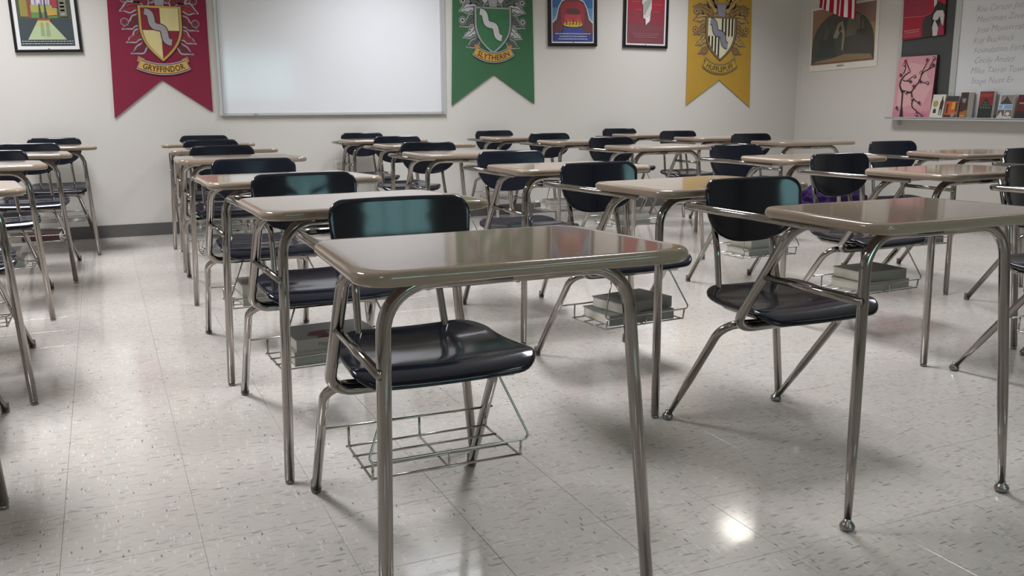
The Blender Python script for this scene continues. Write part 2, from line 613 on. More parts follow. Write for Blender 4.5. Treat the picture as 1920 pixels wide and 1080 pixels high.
for key, at in (('fr', (0.284, -0.062)), ('fl', (-0.268, -0.062))):
    keep('glide_' + key, glide(at), M_GLIDE)
for key, at in (('fr', (0.286, -0.062)), ('fl', (-0.250, -0.062)), ('rr', (0.239, -0.908)), ('rl', (-0.207, -0.908))):
    keep('swivel_' + key, swivel(at), M_GLIDE)
for key, at in (('rr', (0.239, -0.908)), ('rl', (-0.207, -0.908))):
    keep('cap_' + key, cap(at), M_CAP)
bm = bmesh.new()   # side tube: under the top, down the sitter's right, then across under the seat's front
sweep(bm, fillet(V((0.02, -0.318, ZT), (0.270, -0.325, ZT), (0.266, -0.556, 0.388), (-0.178, -0.545, 0.388)), [0, 0.06, 0.062, 0], 9), R1)
keep('side_tube', bm, M_CHROME)
bm = bmesh.new()
sweep(bm, V((0.269, -0.428, 0.560), (0.274, -0.080, 0.560)), R4)
keep('crossbar', bm, M_CHROME)
bm = bmesh.new()
sweep(bm, fillet(V((0.268, -0.21, ZT + 0.003), (0.272, -0.815, ZT + 0.001), (0.085, -0.868, 0.705)), [0, 0.05, 0], 9), R3)
keep('arm_tube', bm, M_CHROME)
for key, xb in (('r', 0.132), ('l', -0.104)):
    bm = bmesh.new()
    xt = xb if key == 'r' else -0.088
    sweep(bm, fillet(V((xt, -0.868, 0.735), (xt, -0.822, 0.56), (xb, -0.800, 0.398), (xb, -0.556, 0.398)), [0, 0.2, 0.05, 0], 8), R4)
    keep('upright_' + key, bm, M_CHROME)
bm = bmesh.new()   # wire book basket
wr = 0.0031
def wire(*p, r=wr, rad=0.0):
    pts = V(*p)
    sweep(bm, fillet(pts, [0] + [rad] * (len(pts) - 2) + [0], 4) if rad else pts, r, 8)
wire((0.247, -0.70, 0.25), (-0.183, -0.69, 0.25))
for yy in (-0.70, -0.63, -0.555):
    wire((0.200, yy, 0.197), (-0.168, yy, 0.197))
wire((0.192, -0.482, 0.197), (-0.172, -0.482, 0.197))
wire((0.03, -0.535, 0.392), (0.13, -0.535, 0.392), (0.204, -0.475, 0.236), (-0.192, -0.475, 0.236), (-0.132, -0.535, 0.392), (-0.05, -0.535, 0.392), r=0.003, rad=0.012)
for xx in (0.192, 0.012, -0.168):
    wire((xx, -0.70, 0.25), (xx, -0.70, 0.194), (xx, -0.482, 0.194), (xx, -0.475, 0.236), rad=0.006)
keep('book_basket', bm, M_WIRE)

ORD = {1: 'front', 2: 'second', 3: 'third', 4: 'fourth', 5: 'fifth', 6: 'back'}
COLN = {'E': 'nearest', 'D': 'second', 'C': 'third', 'B': 'fourth', 'A': 'fifth'}
def where(c, r):
    return '%s row, column %s the pink canvas' % (ORD[r], COLN[c] if c == 'E' else COLN[c] + ' from')
DESKS = {
 'B1': (0.562, 1.290, -0.7), 'B2': (0.568, 2.243, 2.9), 'B3': (0.540, 3.219, 2.4), 'B4': (0.557, 4.695, 0.6), 'B5': (0.589, 5.727, -0.6), 'B6': (0.597, 6.722, -4.1),
 'C1': (1.741, 1.375, -0.4), 'C2': (1.765, 2.272, 4.4), 'C3': (1.762, 3.273, -0.6), 'C4': (1.774, 4.561, -0.4), 'C5': (1.933, 5.728, -0.4), 'C6': (1.928, 6.722, -0.6),
 'D1': (3.129, 1.392, 4.3), 'D2': (3.046, 2.320, 2.7), 'D3': (3.189, 3.301, 0.3), 'D4': (3.209, 4.727, 0.2), 'D5': (3.209, 5.751, -1.4), 'D6': (3.135, 6.720, -1.7),
 'E2': (4.189, 2.248, -1.1), 'E3': (4.248, 3.215, -3.3), 'E4': (4.464, 4.815, -3.4), 'E5': (4.448, 5.761, -2.7), 'E6': (4.431, 6.718, -2.9),
 'A6': (-0.454, 6.711, -3.0), 'A5': (-0.584, 5.676, -4.5), 'A4': (-0.664, 4.664, -1.4), 'A3': (-0.668, 3.277, -0.5), 'A2': (-0.688, 2.377, 0.2)}
# books in the baskets, lowest first: (width, depth, height, cover colour, turn in degrees, shift x)
GR, TE, WH, TAN, RED = (128, 131, 126), (140, 150, 145), (196, 198, 192), (176, 164, 146), (84, 48, 54)
BOOKS = {
 'A3': [(0.27, 0.20, 0.040, WH, 0, 0)],
 'A4': [(0.28, 0.205, 0.045, TE, 0, 0), (0.26, 0.20, 0.040, TAN, 3, 0.01)],
 'A5': [(0.21, 0.18, 0.042, RED, 0, -0.055)],
 'B2': [(0.285, 0.205, 0.046, (150, 154, 147), 0, 0.0), (0.275, 0.20, 0.038, (158, 156, 150), 1.5, 0.0)],
 'B3': [(0.28, 0.205, 0.045, (150, 150, 138), 0, 0), (0.27, 0.20, 0.042, (176, 176, 168), 0, 0.005)],
 'B4': [(0.27, 0.205, 0.05, TE, 0, 0), (0.25, 0.19, 0.03, WH, -4, 0)],
 'B5': [(0.26, 0.19, 0.035, GR, 0, 0)],
 'C2': [(0.29, 0.20, 0.040, (132, 138, 134), -3, 0.005), (0.25, 0.185, 0.042, (124, 125, 122), 6, -0.012)],
 'C3': [(0.27, 0.20, 0.035, (120, 124, 120), 0, 0)],
 'C4': [(0.25, 0.19, 0.03, WH, 0, -0.03)],
 'D1': [(0.28, 0.205, 0.05, (126, 129, 124), 0, 0)],
 'D2': [(0.275, 0.20, 0.042, (160, 160, 150), 0, 0), (0.25, 0.19, 0.046, (138, 141, 133), -3, 0.005)],
 'D3': [(0.27, 0.20, 0.04, TE, 0, 0), (0.24, 0.18, 0.05, (170, 178, 174), 2, 0)],
 'D4': [(0.27, 0.205, 0.035, (150, 155, 150), 0, 0), (0.26, 0.20, 0.035, WH, 2, 0)],
 'D5': [(0.27, 0.205, 0.04, WH, 0, 0), (0.25, 0.19, 0.03, (205, 203, 196), -3, 0)],
 'E3': [(0.27, 0.20, 0.04, (120, 124, 118), 0, 0)]}
def make_desk(key):
    c, r = key[0], int(key[1])
    X, Y, th = DESKS[key]
    tp = key in ('C1', 'D1')
    nb = len(BOOKS.get(key, ()))
    if key == 'C1': det = 'tapered legs, no basket'
    elif tp: det = 'tapered legs, basket below'
    elif nb == 0: det = 'an empty wire basket'
    elif nb == 1: det = 'one book in its basket'
    else: det = 'two books in its basket'
    t = thing('student_desk', 'student desk with %s, %s' % (det, where(c, r)), 'desk', (X, Y, 0), math.radians(th + 180), 'student desks in rows')
    s = '_taper' if tp else ''
    inst('desktop', ME['desktop'], t); inst('seat', ME['seat'], t); inst('backrest', ME['backrest'], t)
    for side, ft in (('r', 'fr'), ('l', 'fl')):
        lg = inst('front_leg', ME['front_leg_' + side + s], t)
        inst('foot_glide', ME[('swivel_' if tp else 'glide_') + ft], lg)
    for side, ft in (('r', 'rr'), ('l', 'rl')):
        lg = inst('rear_leg', ME['rear_leg_' + side + s], t)
        inst('foot_cap', ME[('swivel_' if tp else 'cap_') + ft], lg)
    inst('side_tube', ME['side_tube'], t); inst('crossbar', ME['crossbar'], t); inst('arm_tube', ME['arm_tube'], t)
    inst('back_upright', ME['upright_r'], t); inst('back_upright', ME['upright_l'], t)
    if key != 'C1':
        inst('book_basket', ME['book_basket'], t)
    return t
for key in DESKS:
    make_desk(key)

def book_parts(root, w, d, h, m, spine='front'):
    """hardback lying flat on z = 0, spine towards +y"""
    bm = bmesh.new()
    b = 0.0028
    box(bm, (-w / 2, -d / 2, 0), (w / 2, d / 2, b)); box(bm, (-w / 2, -d / 2, h - b), (w / 2, d / 2, h))
    box(bm, (-w / 2, d / 2 - b, b), (w / 2, d / 2, h - b))
    obj('cover', bm, m, root)
    box_obj('pages', (-w / 2 + .004, -d / 2 + .004, b), (w / 2 - .004, d / 2 - b, h - b), M_PAGES, root)

COLOUR = {GR: 'grey', TE: 'pale teal', WH: 'white', TAN: 'tan', RED: 'dark red'}
for key, lst in BOOKS.items():
    X, Y, th = DESKS[key]
    a = math.radians(th + 180)
    z = 0.2005
    for k, (w, d, h, colr, turn, dx) in enumerate(lst):
        lx, ly = 0.010 + dx, -0.592
        wx = X + lx * math.cos(a) - ly * math.sin(a); wy = Y + lx * math.sin(a) + ly * math.cos(a)
        pos = '' if len(lst) == 1 else ('lower ' if k == 0 else 'upper ')
        t = thing('textbook', '%s%s textbook in desk basket, %s' % (pos, COLOUR.get(colr, 'grey'), where(key[0], int(key[1]))), 'book', (wx, wy, z), a + math.radians(turn), 'textbooks in the desk baskets')
        book_parts(t, w, d, h, mat('cloth_cover_%d_%d_%d' % colr, colr, 0.45, vary=0.06, scale=20))
        if key == 'B2':
            word = 'Literature' if k == 0 else 'Man in Literature'
            vs, fs, ww = glyphs(word, 0.019)
            lettering('spine_title', [(vs, fs, lambda p, q, ww=ww: (p - ww / 2, q))], lambda p, q, d=d, h=h: (-p, d / 2 + 0.0006, h / 2 - 0.006 + q),
                      mat('spine_ink', (92, 92, 88), 0.6), t)
            if k == 1:
                fl = Flat((0, 0, h), (-1, 0, 0), (0, -1, 0), (0, 0, 1))
                fl.poly((120, 66, 62), [(-0.09, -0.05), (-0.03, -0.085), (0.02, -0.07), (0.03, -0.03), (-0.02, 0.0), (-0.07, -0.01)])
                fl.poly((176, 168, 160), [(-0.02, -0.06), (0.005, -0.06), (0.01, -0.03), (-0.02, -0.02)])
                fl.poly((126, 60, 58), [(-0.07, -0.095), (0.05, -0.095), (0.055, -0.083), (-0.06, -0.082)])
                fl.done('cover_picture', t)
        z += h + 0.0004

# ------------------------------------------------------------------ whiteboard on the back wall
def back_pt(off):     # helper frame on the back wall, off metres into the room
    return dict(ax=(1, 0, 0), up=(0, 0, 1), nrm=(0, -1, 0), y=YB - off)
bx0, bx1, bz0, bz1 = 0.790, 2.731, 0.938, 2.155
t = thing('whiteboard', 'clean whiteboard in aluminium frame between the red and green banners', 'whiteboard', (bx0, YB, bz0))
def local(o, root):
    o.parent = root
    o.location = tuple(-v for v in root.location)
    return o
bm = bmesh.new()
for lo, hi in (((bx0, bz0), (bx0 + .028, bz1)), ((bx1 - .028, bz0), (bx1, bz1)), ((bx0 + .028, bz0), (bx1 - .028, bz0 + .022)), ((bx0 + .028, bz1 - .022), (bx1 - .028, bz1))):
    box(bm, (lo[0], YB - 0.026, lo[1]), (hi[0], YB, hi[1]), 0.003)
local(obj('frame', bm, M_ALU), t)
local(box_obj('inner_rail', (bx0 + .028, YB - 0.034, bz0 + .018), (bx0 + .046, YB - .006, bz1 - .02), M_ALU, bevel=0.002), t)
local(box_obj('inner_rail', (bx1 - .046, YB - 0.034, bz0 + .018), (bx1 - .028, YB - .006, bz1 - .02), M_ALU, bevel=0.002), t)
local(box_obj('writing_surface', (bx0 + .04, YB - 0.020, bz0 + .018), (bx1 - .04, YB - .002, bz1 - .018), M_BOARD), t)
local(box_obj('clip', (bx0 + .27, YB - 0.034, bz0 + .004), (bx0 + .295, YB - .024, bz0 + .018), M_WIRE, bevel=0.002), t)

ol = thing('wall_outlet', 'small pale outlet plate low on the back wall below the whiteboard', 'outlet', (1.742, YB, 0.44))
box_obj('plate', (-0.036, -0.006, 0), (0.036, 0, 0.115), mat('ivory_plate', (222, 218, 208), 0.4), ol, 0.002)
for zz in (0.028, 0.072):
    box_obj('socket', (-0.014, -0.008, zz), (0.014, -0.005, zz + 0.022), mat('ivory_socket', (196, 192, 182), 0.4), ol, 0.001)

# ------------------------------------------------------------------ banners with crests
def mirror(p, cx): return [(2 * cx - a, b) for a, b in p]
def spiral(cx, cy, r0, turns, start, sign, n=26, tail=None):
    pts = []
    if tail: pts.append(tail)
    for k in range(n):
        f = k / (n - 1)
        r = r0 * (1 - 0.82 * f)
        q = start + sign * 2 * math.pi * turns * f
        pts.append((cx + r * math.cos(q), cy + r * math.sin(q)))
    return pts
def shield(cx, top, w, h, k=1.0):
    """outline of a heater shield, half width w and height h"""
    pts = [(cx - w * k, top - (1 - k) * h * .3), (cx + w * k, top - (1 - k) * h * .3)]
    for j in range(1, 13):
        f = j / 12
        a = w * k * (1 - f ** 2.3); b = (top - (1 - k) * h * .3) - h * (0.32 + 0.68 * f) * (k if k < 1 else 1)
        pts.append((cx + a, b))
    for j in range(11, 0, -1):
        f = j / 12
        a = w * k * (1 - f ** 2.3); b = (top - (1 - k) * h * .3) - h * (0.32 + 0.68 * f) * (k if k < 1 else 1)
        pts.append((cx - a, b))
    return pts
def clip_half(pts, cx, cy, sx, sy):
    """part of a convex-ish outline in one quadrant about (cx, cy)"""
    def cut(P, inside, inter):
        out = []
        for i in range(len(P)):
            a, b = P[i], P[(i + 1) % len(P)]
            if inside(a): out.append(a)
            if inside(a) != inside(b): out.append(inter(a, b))
        return out
    P = cut(pts, lambda p: (p[0] - cx) * sx >= 0, lambda a, b: (cx, a[1] + (b[1] - a[1]) * (cx - a[0]) / (b[0] - a[0])))
    P = cut(P, lambda p: (p[1] - cy) * sy >= 0, lambda a, b: (a[0] + (b[0] - a[0]) * (cy - a[1]) / (b[1] - a[1]), cy))
    return P
def banner(label, edge, colour, word, cr):
    """edge: (xl_top, xr_top, left tip, right tip, notch, z_top); points (x, z) on the wall"""
    (xlt, xrt, lt, rt, nt, zt) = edge
    t = thing('banner', label, 'banner', (nt[0], YB, nt[1]), 0, 'swallow-tailed banners on the back wall')
    off = 0.012
    m = mat('felt_%d_%d_%d' % colour, colour, 0.85, spec=0.2, vary=0.05, scale=9, bump=0.25, bscale=420)
    bm = bmesh.new()
    outline = [(xlt, zt), lt, nt, rt, (xrt, zt)]
    fr = [bm.verts.new((a, YB - off, b)) for a, b in outline]
    bk = [bm.verts.new((a, YB - off + 0.004, b)) for a, b in outline]
    tri = tessellate_polygon([[Vector((a, b, 0)) for a, b in outline]])
    for q in tri:
        bm.faces.new([fr[i] for i in q]); bm.faces.new([bk[i] for i in reversed(q)])
    for k in range(5):
        q = (k + 1) % 5
        bm.faces.new((fr[k], fr[q], bk[q], bk[k]))
    local(obj('cloth', bm, m), t)
    bm = bmesh.new()
    sweep(bm, V((xlt - .03, YB - off + .002, zt + .006), (xrt + .03, YB - off + .002, zt + .006)), 0.009, 10)
    local(obj('hanging_rod', bm, mat('dark_rod', (60, 50, 42), 0.4)), t)
    # crest: a plain quartered shield among scrolls, with a lettered ribbon below
    cx, top, w, h = cr['cx'], cr['top'], cr['w'], cr['h']
    fl = Flat((0, YB - off - 0.0002, 0), (1, 0, 0), (0, 0, 1), (0, -1, 0), 0.0004)
    halo, dark, mid, hi = cr['halo'], cr['dark'], cr['mid'], cr['hi']
    ow = cr['ow']
    # leaves and ring scrolls on both flanks, the same drawing mirrored
    def leaf(bx, bz, tx, tz, bow, wid, nsc):
        B, Tp = Vector((bx, bz)), Vector((tx, tz))
        d = Tp - B; nn = Vector((-d.y, d.x)).normalized()
        up_, dn_ = [], []
        for k in range(25):
            f = k / 24
            c = B + d * f + nn * (bow * math.sin(math.pi * f))
            ww = wid * math.sin(math.pi * min(1.0, f * .80 + .16)) * (1 + .22 * math.sin(f * math.pi * 2 * nsc))
            up_.append(c + nn * ww); dn_.append(c - nn * ww * .8)
        return [(cx + p.x, top + p.y) for p in up_ + dn_[::-1]], [(cx + (B + d * (k / 12) + nn * (bow * math.sin(math.pi * k / 12))).x, top + (B + d * (k / 12) + nn * (bow * math.sin(math.pi * k / 12))).y) for k in range(2, 11)]
    def grow(P, e):
        ax_ = sum(p[0] for p in P) / len(P); az_ = sum(p[1] for p in P) / len(P)
        return [(p[0] + e * (p[0] - ax_) / (math.hypot(p[0] - ax_, p[1] - az_) + 1e-6), p[1] + e * (p[1] - az_) / (math.hypot(p[0] - ax_, p[1] - az_) + 1e-6)) for p in P]
    sp = ow / w
    LV = [(-w * .30, h * .10, -w * sp * .80, h * .52, -h * .08, w * .24, 3), (-w * .55, h * .05, -w * sp * 1.02, h * .22, -h * .06, w * .25, 3), (-w * .80, -h * .02, -w * sp * 1.0, -h * .10, -h * .05, w * .24, 2),
          (-w * .85, -h * .10, -w * sp * .98, -h * .42, h * .04, w * .22, 3), (-w * .88, -h * .36, -w * sp * .90, -h * .66, h * .05, w * .21, 3), (-w * .72, -h * .60, -w * sp * .80, -h * .86, h * .05, w * .19, 2),
          (-w * .20, h * .18, -w * .55, h * .60, h * .05, w * .20, 2)]
    base = fl.layer
    for q, lv in enumerate(LV):
        P, mid_line = leaf(*lv)
        for PP, ml in ((P, mid_line), (mirror(P, cx), mirror(mid_line, cx))):
            fl.poly(halo, grow(PP, .013), base + 1)
            fl.poly(dark, PP, base + 2 + q % 2)
            ctr = grow(PP, -w * .045)
            fl.poly(mid if q % 2 else hi, ctr, base + 4 + q % 2)
            fl.ribbon(dark, ml, w * .05, w * .02, base + 6)
    for (fx, fz) in ((.97, -.30), (.95, .12)):
        for sgn in (-1, 1):
            c0 = (cx + sgn * w * sp * fx * .96, top + h * fz)
            fl.disc(halo, c0, w * .20, lay=base + 7); fl.disc(dark, c0, w * .165, lay=base + 8); fl.disc(hi, c0, w * .13, lay=base + 9); fl.disc(dark, c0, w * .065, lay=base + 10)
    fl.layer = base + 10
    # helmet above the shield
    hm = [(cx - w * .34, top + h * .30), (cx + w * .30, top + h * .30), (cx + w * .22, top + h * .02), (cx - w * .02, top - h * .05), (cx - w * .22, top + h * .04)]
    fl.poly(dark, [(cx + (a - cx) * 1.12, b + .003) for a, b in hm]); fl.poly(cr['steel'], hm)
    # shield
    fl.poly(dark, shield(cx, top + .006, w * 1.09, h * 1.035)); fl.poly(cr['rim'], shield(cx, top + .003, w * 1.04, h * 1.015))
    inn = shield(cx, top - h * .03, w * .90, h * .93)
    fl.poly(dark, [(cx + (a - cx) * 1.03, b) for a, b in inn])
    qx, qz = cx, top - h * .44
    lay = fl.layer + 1
    for (sx, sy, cl) in ((-1, 1, cr['q'][0]), (1, 1, cr['q'][1]), (-1, -1, cr['q'][2]), (1, -1, cr['q'][3])):
        P = clip_half(inn, qx, qz, sx, sy)
        fl.poly(cl, P, lay)
        if cr.get('stripes') and (sx * sy == cr['stripes']):
            xs = [p[0] for p in P]
            x0, x1 = min(xs), max(xs)
            nst = 4
            for k in range(nst):
                a0 = x0 + (x1 - x0) * (k + .15) / nst; a1 = x0 + (x1 - x0) * (k + .62) / nst
                S = clip_half(P, a0, -9, 1, 1); S = clip_half(S, a1, -9, -1, 1)
                if len(S) > 2: fl.poly((30, 28, 27), S, lay + 1)
    fl.layer = lay + 1
    ch = cr['charge']
    def bend(n, amp):     # a plain wavy band across the shield
        return [(cx - w * .74 + w * 1.22 * k / n + amp * math.sin(12.6 * k / n) * .8, top - h * .10 - h * .56 * k / n + amp * math.sin(12.6 * k / n)) for k in range(n + 1)]
    fl.ribbon(cr['ink'], bend(36, h * .034), w * .42); fl.ribbon(ch, bend(36, h * .034), w * .32)
    local(fl.done('crest'), t)
    # ribbon
    R = cr['R']; zc = cr['zr'] + R     # centre of the ribbon's arc
    half = cr['half']
    fl = Flat((0, YB - off - 0.0130 * 0 - 0.0002 - fl.step * (fl.layer + 1), 0), (1, 0, 0), (0, 0, 1), (0, -1, 0), 0.0004)
    def arc(r, h0, n=28): return [(cx + r * math.sin(-h0 + 2 * h0 * k / n), zc - r * math.cos(-h0 + 2 * h0 * k / n)) for k in range(n + 1)]
    bw = cr['bw']
    for s in (-1, 1):
        e = (cx + s * (R - bw * .2) * math.sin(half), zc - (R - bw * .2) * math.cos(half))
        fl.poly(cr['rib2'], [(e[0] - s * .02, e[1] - .01), (e[0] + s * .022, e[1] + .012), (e[0] + s * .010, e[1] + .05), (e[0] - s * .035, e[1] + .028)])
    fl.ribbon(halo, arc(R, half * 1.04), bw * 1.42); fl.ribbon(dark, arc(R, half * 1.01), bw * 1.16); fl.ribbon(cr['rib'], arc(R, half), bw)
    top_off = fl.o.y - fl.step * (fl.layer + 1)
    ribn = local(fl.done('ribbon'), t)
    vs, fs, ww = glyphs(word, bw * 1.02, 0.0, 0.0011)
    sc = 2 * half * .86 * R / ww
    def wrap(a, b):
        q = (a - ww / 2) * sc / R
        r = R - (b - bw * .36)
        return (cx + r * math.sin(q), zc - r * math.cos(q))
    lettering('lettering', [(vs, fs, wrap)], lambda a, b: (a, top_off, b), mat('dark_ribbon_ink', cr['ltr'], 0.6), ribn)
    return t

def red_z(py): return 1.820 - 0.00404 * py
banner('dark red swallow-tailed banner with gold-edged shield, beside the whiteboard', (0.040, 0.742, (0.006, 0.925), (0.736, 0.968), (0.372, 1.218), 2.42), (126, 42, 62), 'GRYFFINDOR',
       dict(cx=0.392, top=red_z(12), w=0.150, h=0.408, ow=0.275, halo=(158, 150, 160), dark=(52, 42, 46), mid=(112, 26, 40), hi=(146, 40, 50), leaf=(96, 24, 34), steel=(150, 146, 152),
            rim=(186, 152, 84), q=((126, 24, 38), (206, 194, 138), (206, 194, 138), (126, 24, 38)), charge=(158, 150, 156), ink=(58, 46, 50), R=0.42, zr=red_z(129), half=0.43, bw=0.062,
            rib=(196, 156, 78), rib2=(160, 122, 60), ltr=(58, 38, 22)))
banner('green swallow-tailed banner with silver scrollwork, beside the whiteboard', (2.825, 3.580, (2.787, 1.010), (3.610, 1.022), (3.201, 1.285), 2.42), (64, 104, 74), 'SLYTHERIN',
       dict(cx=3.195, top=1.870, w=0.172, h=0.40, ow=0.315, halo=(150, 152, 150), dark=(46, 50, 54), mid=(88, 96, 92), hi=(186, 186, 190), leaf=(62, 92, 72), steel=(160, 160, 162),
            rim=(150, 156, 150), q=((58, 112, 76), (58, 112, 76), (58, 112, 76), (58, 112, 76)), charge=(196, 196, 194), ink=(46, 74, 56), R=0.30, zr=1.435, half=0.62, bw=0.066,
            rib=(196, 150, 66), rib2=(186, 122, 58), ltr=(74, 36, 22), spread=1.1))
banner('mustard yellow swallow-tailed banner with black striped shield, near the corner', (5.300, 6.060, (5.309, 1.005), (6.108, 0.980), (5.705, 1.255), 2.45), (178, 142, 58), 'HUFFLEPUFF',
       dict(cx=5.700, top=1.870, w=0.180, h=0.420, ow=0.335, halo=(134, 116, 92), dark=(78, 64, 56), mid=(140, 112, 62), hi=(176, 144, 80), leaf=(122, 98, 62), steel=(140, 138, 150),
            rim=(120, 104, 74), q=((214, 208, 176), (214, 208, 176), (214, 208, 176), (214, 208, 176)), stripes=1, charge=(134, 134, 148), ink=(58, 54, 60), R=0.31, zr=1.360, half=0.64, bw=0.070,
            rib=(178, 150, 62), rib2=(140, 112, 56), ltr=(52, 42, 22), spread=1.1))

# ------------------------------------------------------------------ framed posters on the back wall
def framed(label, x0, x1, z0, z1, tilt, fw, mw, paint):
    t = thing('framed_poster', label, 'poster', ((x0 + x1) / 2, YB, z0))
    t.rotation_euler = (0, math.radians(tilt), 0)
    w, h = x1 - x0, z1 - z0
    bm = bmesh.new()
    for lo, hi in (((-w / 2, 0), (w / 2, fw)), ((-w / 2, h - fw), (w / 2, h)), ((-w / 2, fw), (-w / 2 + fw, h - fw)), ((w / 2 - fw, fw), (w / 2, h - fw))):
        box(bm, (lo[0], -0.022, lo[1]), (hi[0], -0.001, hi[1]), 0.002)
    obj('frame', bm, M_BLACK, t)
    box_obj('mat_board', (-w / 2 + fw * .8, -0.012, fw * .8), (w / 2 - fw * .8, -0.002, h - fw * .8), M_MAT, t)
    pw, ph = w - 2 * (fw + mw), h - 2 * (fw + mw)
    fl = Flat((-pw / 2, -0.0122, fw + mw), (1, 0, 0), (0, 0, 1), (0, -1, 0), 0.0004)
    paint(fl, pw, ph)
    fl.done('picture', t)
    box_obj('hanger', (-0.006, -0.0245, fw * .75), (0.006, -0.0215, fw * 1.3), M_WIRE, t)
    return t
def lines(fl, rgb, cx, b, widths, th, gap, seed):
    """rows of fine print too small to read: short strokes"""
    rnd = random.Random(seed)
    lay = fl.layer + 1
    for k, w in enumerate(widths):
        a = cx - w / 2
        while a < cx + w / 2:
            s = rnd.uniform(.008, .022)
            fl.rect(rgb, a, b - k * gap, min(a + s, cx + w / 2), b - k * gap + th, lay); a += s + .005
    fl.layer = lay
def art_street(fl, w, h):
    fl.rect((52, 62, 66), 0, 0, w, h)
    fl.rect((62, 72, 54), 0, h * .33, w, h)
    fl.rect((132, 122, 56), w * .06, h * .36, w * .20, h); fl.rect((122, 62, 46), w * .20, h * .34, w * .27, h * .70)
    fl.rect((150, 150, 74), w * .26, h * .40, w * .74, h * .50); fl.rect((92, 122, 58), w * .26, h * .34, w * .74, h * .41)
    fl.rect((186, 178, 190), w * .28, h * .50, w * .62, h * .75)
    for k in range(5):
        fl.rect(((140, 118, 150), (200, 190, 196), (120, 110, 148), (190, 150, 120), (158, 140, 160))[k], w * (.34 + .055 * k), h * .50, w * (.37 + .055 * k), h * .75)
    fl.poly((146, 46, 60), [(w * .58, h), (w * .60, h * .60), (w * .66, h * .47), (w * .75, h * .47), (w * .75, h * .75), (w * .70, h)])
    fl.poly((64, 92, 66), [(w * .22, h), (w * .24, h * .66), (w * .36, h * .66), (w * .44, h * .74), (w * .48, h)])
    fl.poly((176, 140, 70), [(w * .55, h * .37), (w * .74, h * .38), (w * .70, h * .44), (w * .56, h * .45)])
    fl.rect((112, 110, 96), w * .78, h * .36, w * .92, h * .62)
    for k in range(4): fl.rect((148, 148, 132), w * .80, h * (.38 + .045 * k), w * .88, h * (.40 + .045 * k), fl.layer + (0 if k else 1))
    fl.rect((128, 74, 54), w * .36, h * .305, w * .60, h * .345)
    fl.poly((162, 176, 136), [(w * .36, h * .31), (w * .57, h * .31), (w * .86, h * .075), (w * .14, h * .075)])
    fl.poly((176, 168, 104), [(w * .37, h * .31), (w * .56, h * .31), (w * .62, h * .25), (w * .32, h * .25)])
    for c in (.43, .53):
        fl.poly((136, 148, 108), [(w * (c - .025), h * .29), (w * (c + .025), h * .29), (w * (c + .035), h * .12), (w * (c - .04), h * .12)])
    for c, top in ((.42, .52), (.52, .56)):
        fl.poly((56, 52, 56), [(w * (c - .02), h * .34), (w * (c + .03), h * .34), (w * (c + .015), h * .44), (w * (c + .012), h * top), (w * (c - .008), h * top), (w * (c - .015), h * .44)])
    lines(fl, (196, 200, 196), w / 2, h * .055, (w * .95, w * .95), .004, .018, 3)
def art_bust(fl, w, h):
    fl.rect((84, 136, 176), 0, 0, w, h); fl.rect((52, 98, 156), 0, h * .45, w, h); fl.rect((110, 150, 186), 0, h * .20, w, h * .34)
    fl.rect((54, 62, 128), 0, 0, w, h * .24)
    body = [(0, h * .10), (0, h * .24), (w * .10, h * .30), (w * .16, h * .45), (w * .24, h * .535), (w * .42, h * .575), (w * .42, h * .66), (w * .36, h * .72), (w * .36, h * .84), (w * .50, h * .90),
            (w * .64, h * .84), (w * .64, h * .72), (w * .58, h * .66), (w * .58, h * .575), (w * .76, h * .535), (w * .84, h * .45), (w * .90, h * .30), (w, h * .24), (w, h * .10),
            (w * .76, h * .14), (w * .72, h * .20), (w * .28, h * .20), (w * .22, h * .14)]
    fl.poly((196, 206, 210), [(w / 2 + (a - w / 2) * 1.05, b + h * .012) for a, b in body if b > h * .23])
    fl.poly((104, 56, 62), body)
    fl.poly((156, 52, 64), [(w * .22, h * .24), (w * .20, h * .46), (w * .30, h * .53), (w * .70, h * .53), (w * .80, h * .46), (w * .78, h * .24)])
    fl.poly((84, 62, 50), [(w * .42, h * .575), (w * .42, h * .66), (w * .58, h * .66), (w * .58, h * .575)])
    fl.poly((186, 70, 78), [(w * .30, h * .24), (w * .30, h * .36), (w * .70, h * .36), (w * .70, h * .24)])
    fl.poly((92, 62, 56), [(w * .32, h * .39), (w * .36, h * .44), (w * .50, h * .45), (w * .66, h * .43), (w * .70, h * .39), (w * .60, h * .36), (w * .44, h * .37)])
    fl.disc((206, 178, 62), (w * .50, h * .23), w * .24, h * .035)
    lay = fl.layer + 1
    for k in range(11):
        a = w * (.30 + .04 * k)
        fl.poly((70, 40, 36) if k % 2 else (226, 150, 60), [(a - w * .016, h * .225), (a + w * .016, h * .225), (a + (.01 if k % 2 else -.01) * w, h * (.27 + .03 * ((k * 7) % 3)))], lay)
    fl.layer = lay
    fl.poly((62, 74, 142), [(w * .20, h * .02), (w * .80, h * .02), (w * .74, h * .185), (w * .26, h * .185)])
    lines(fl, (206, 206, 222), w / 2, h * .10, (w * .88, w * .68, w * .74), .007, .024, 5)
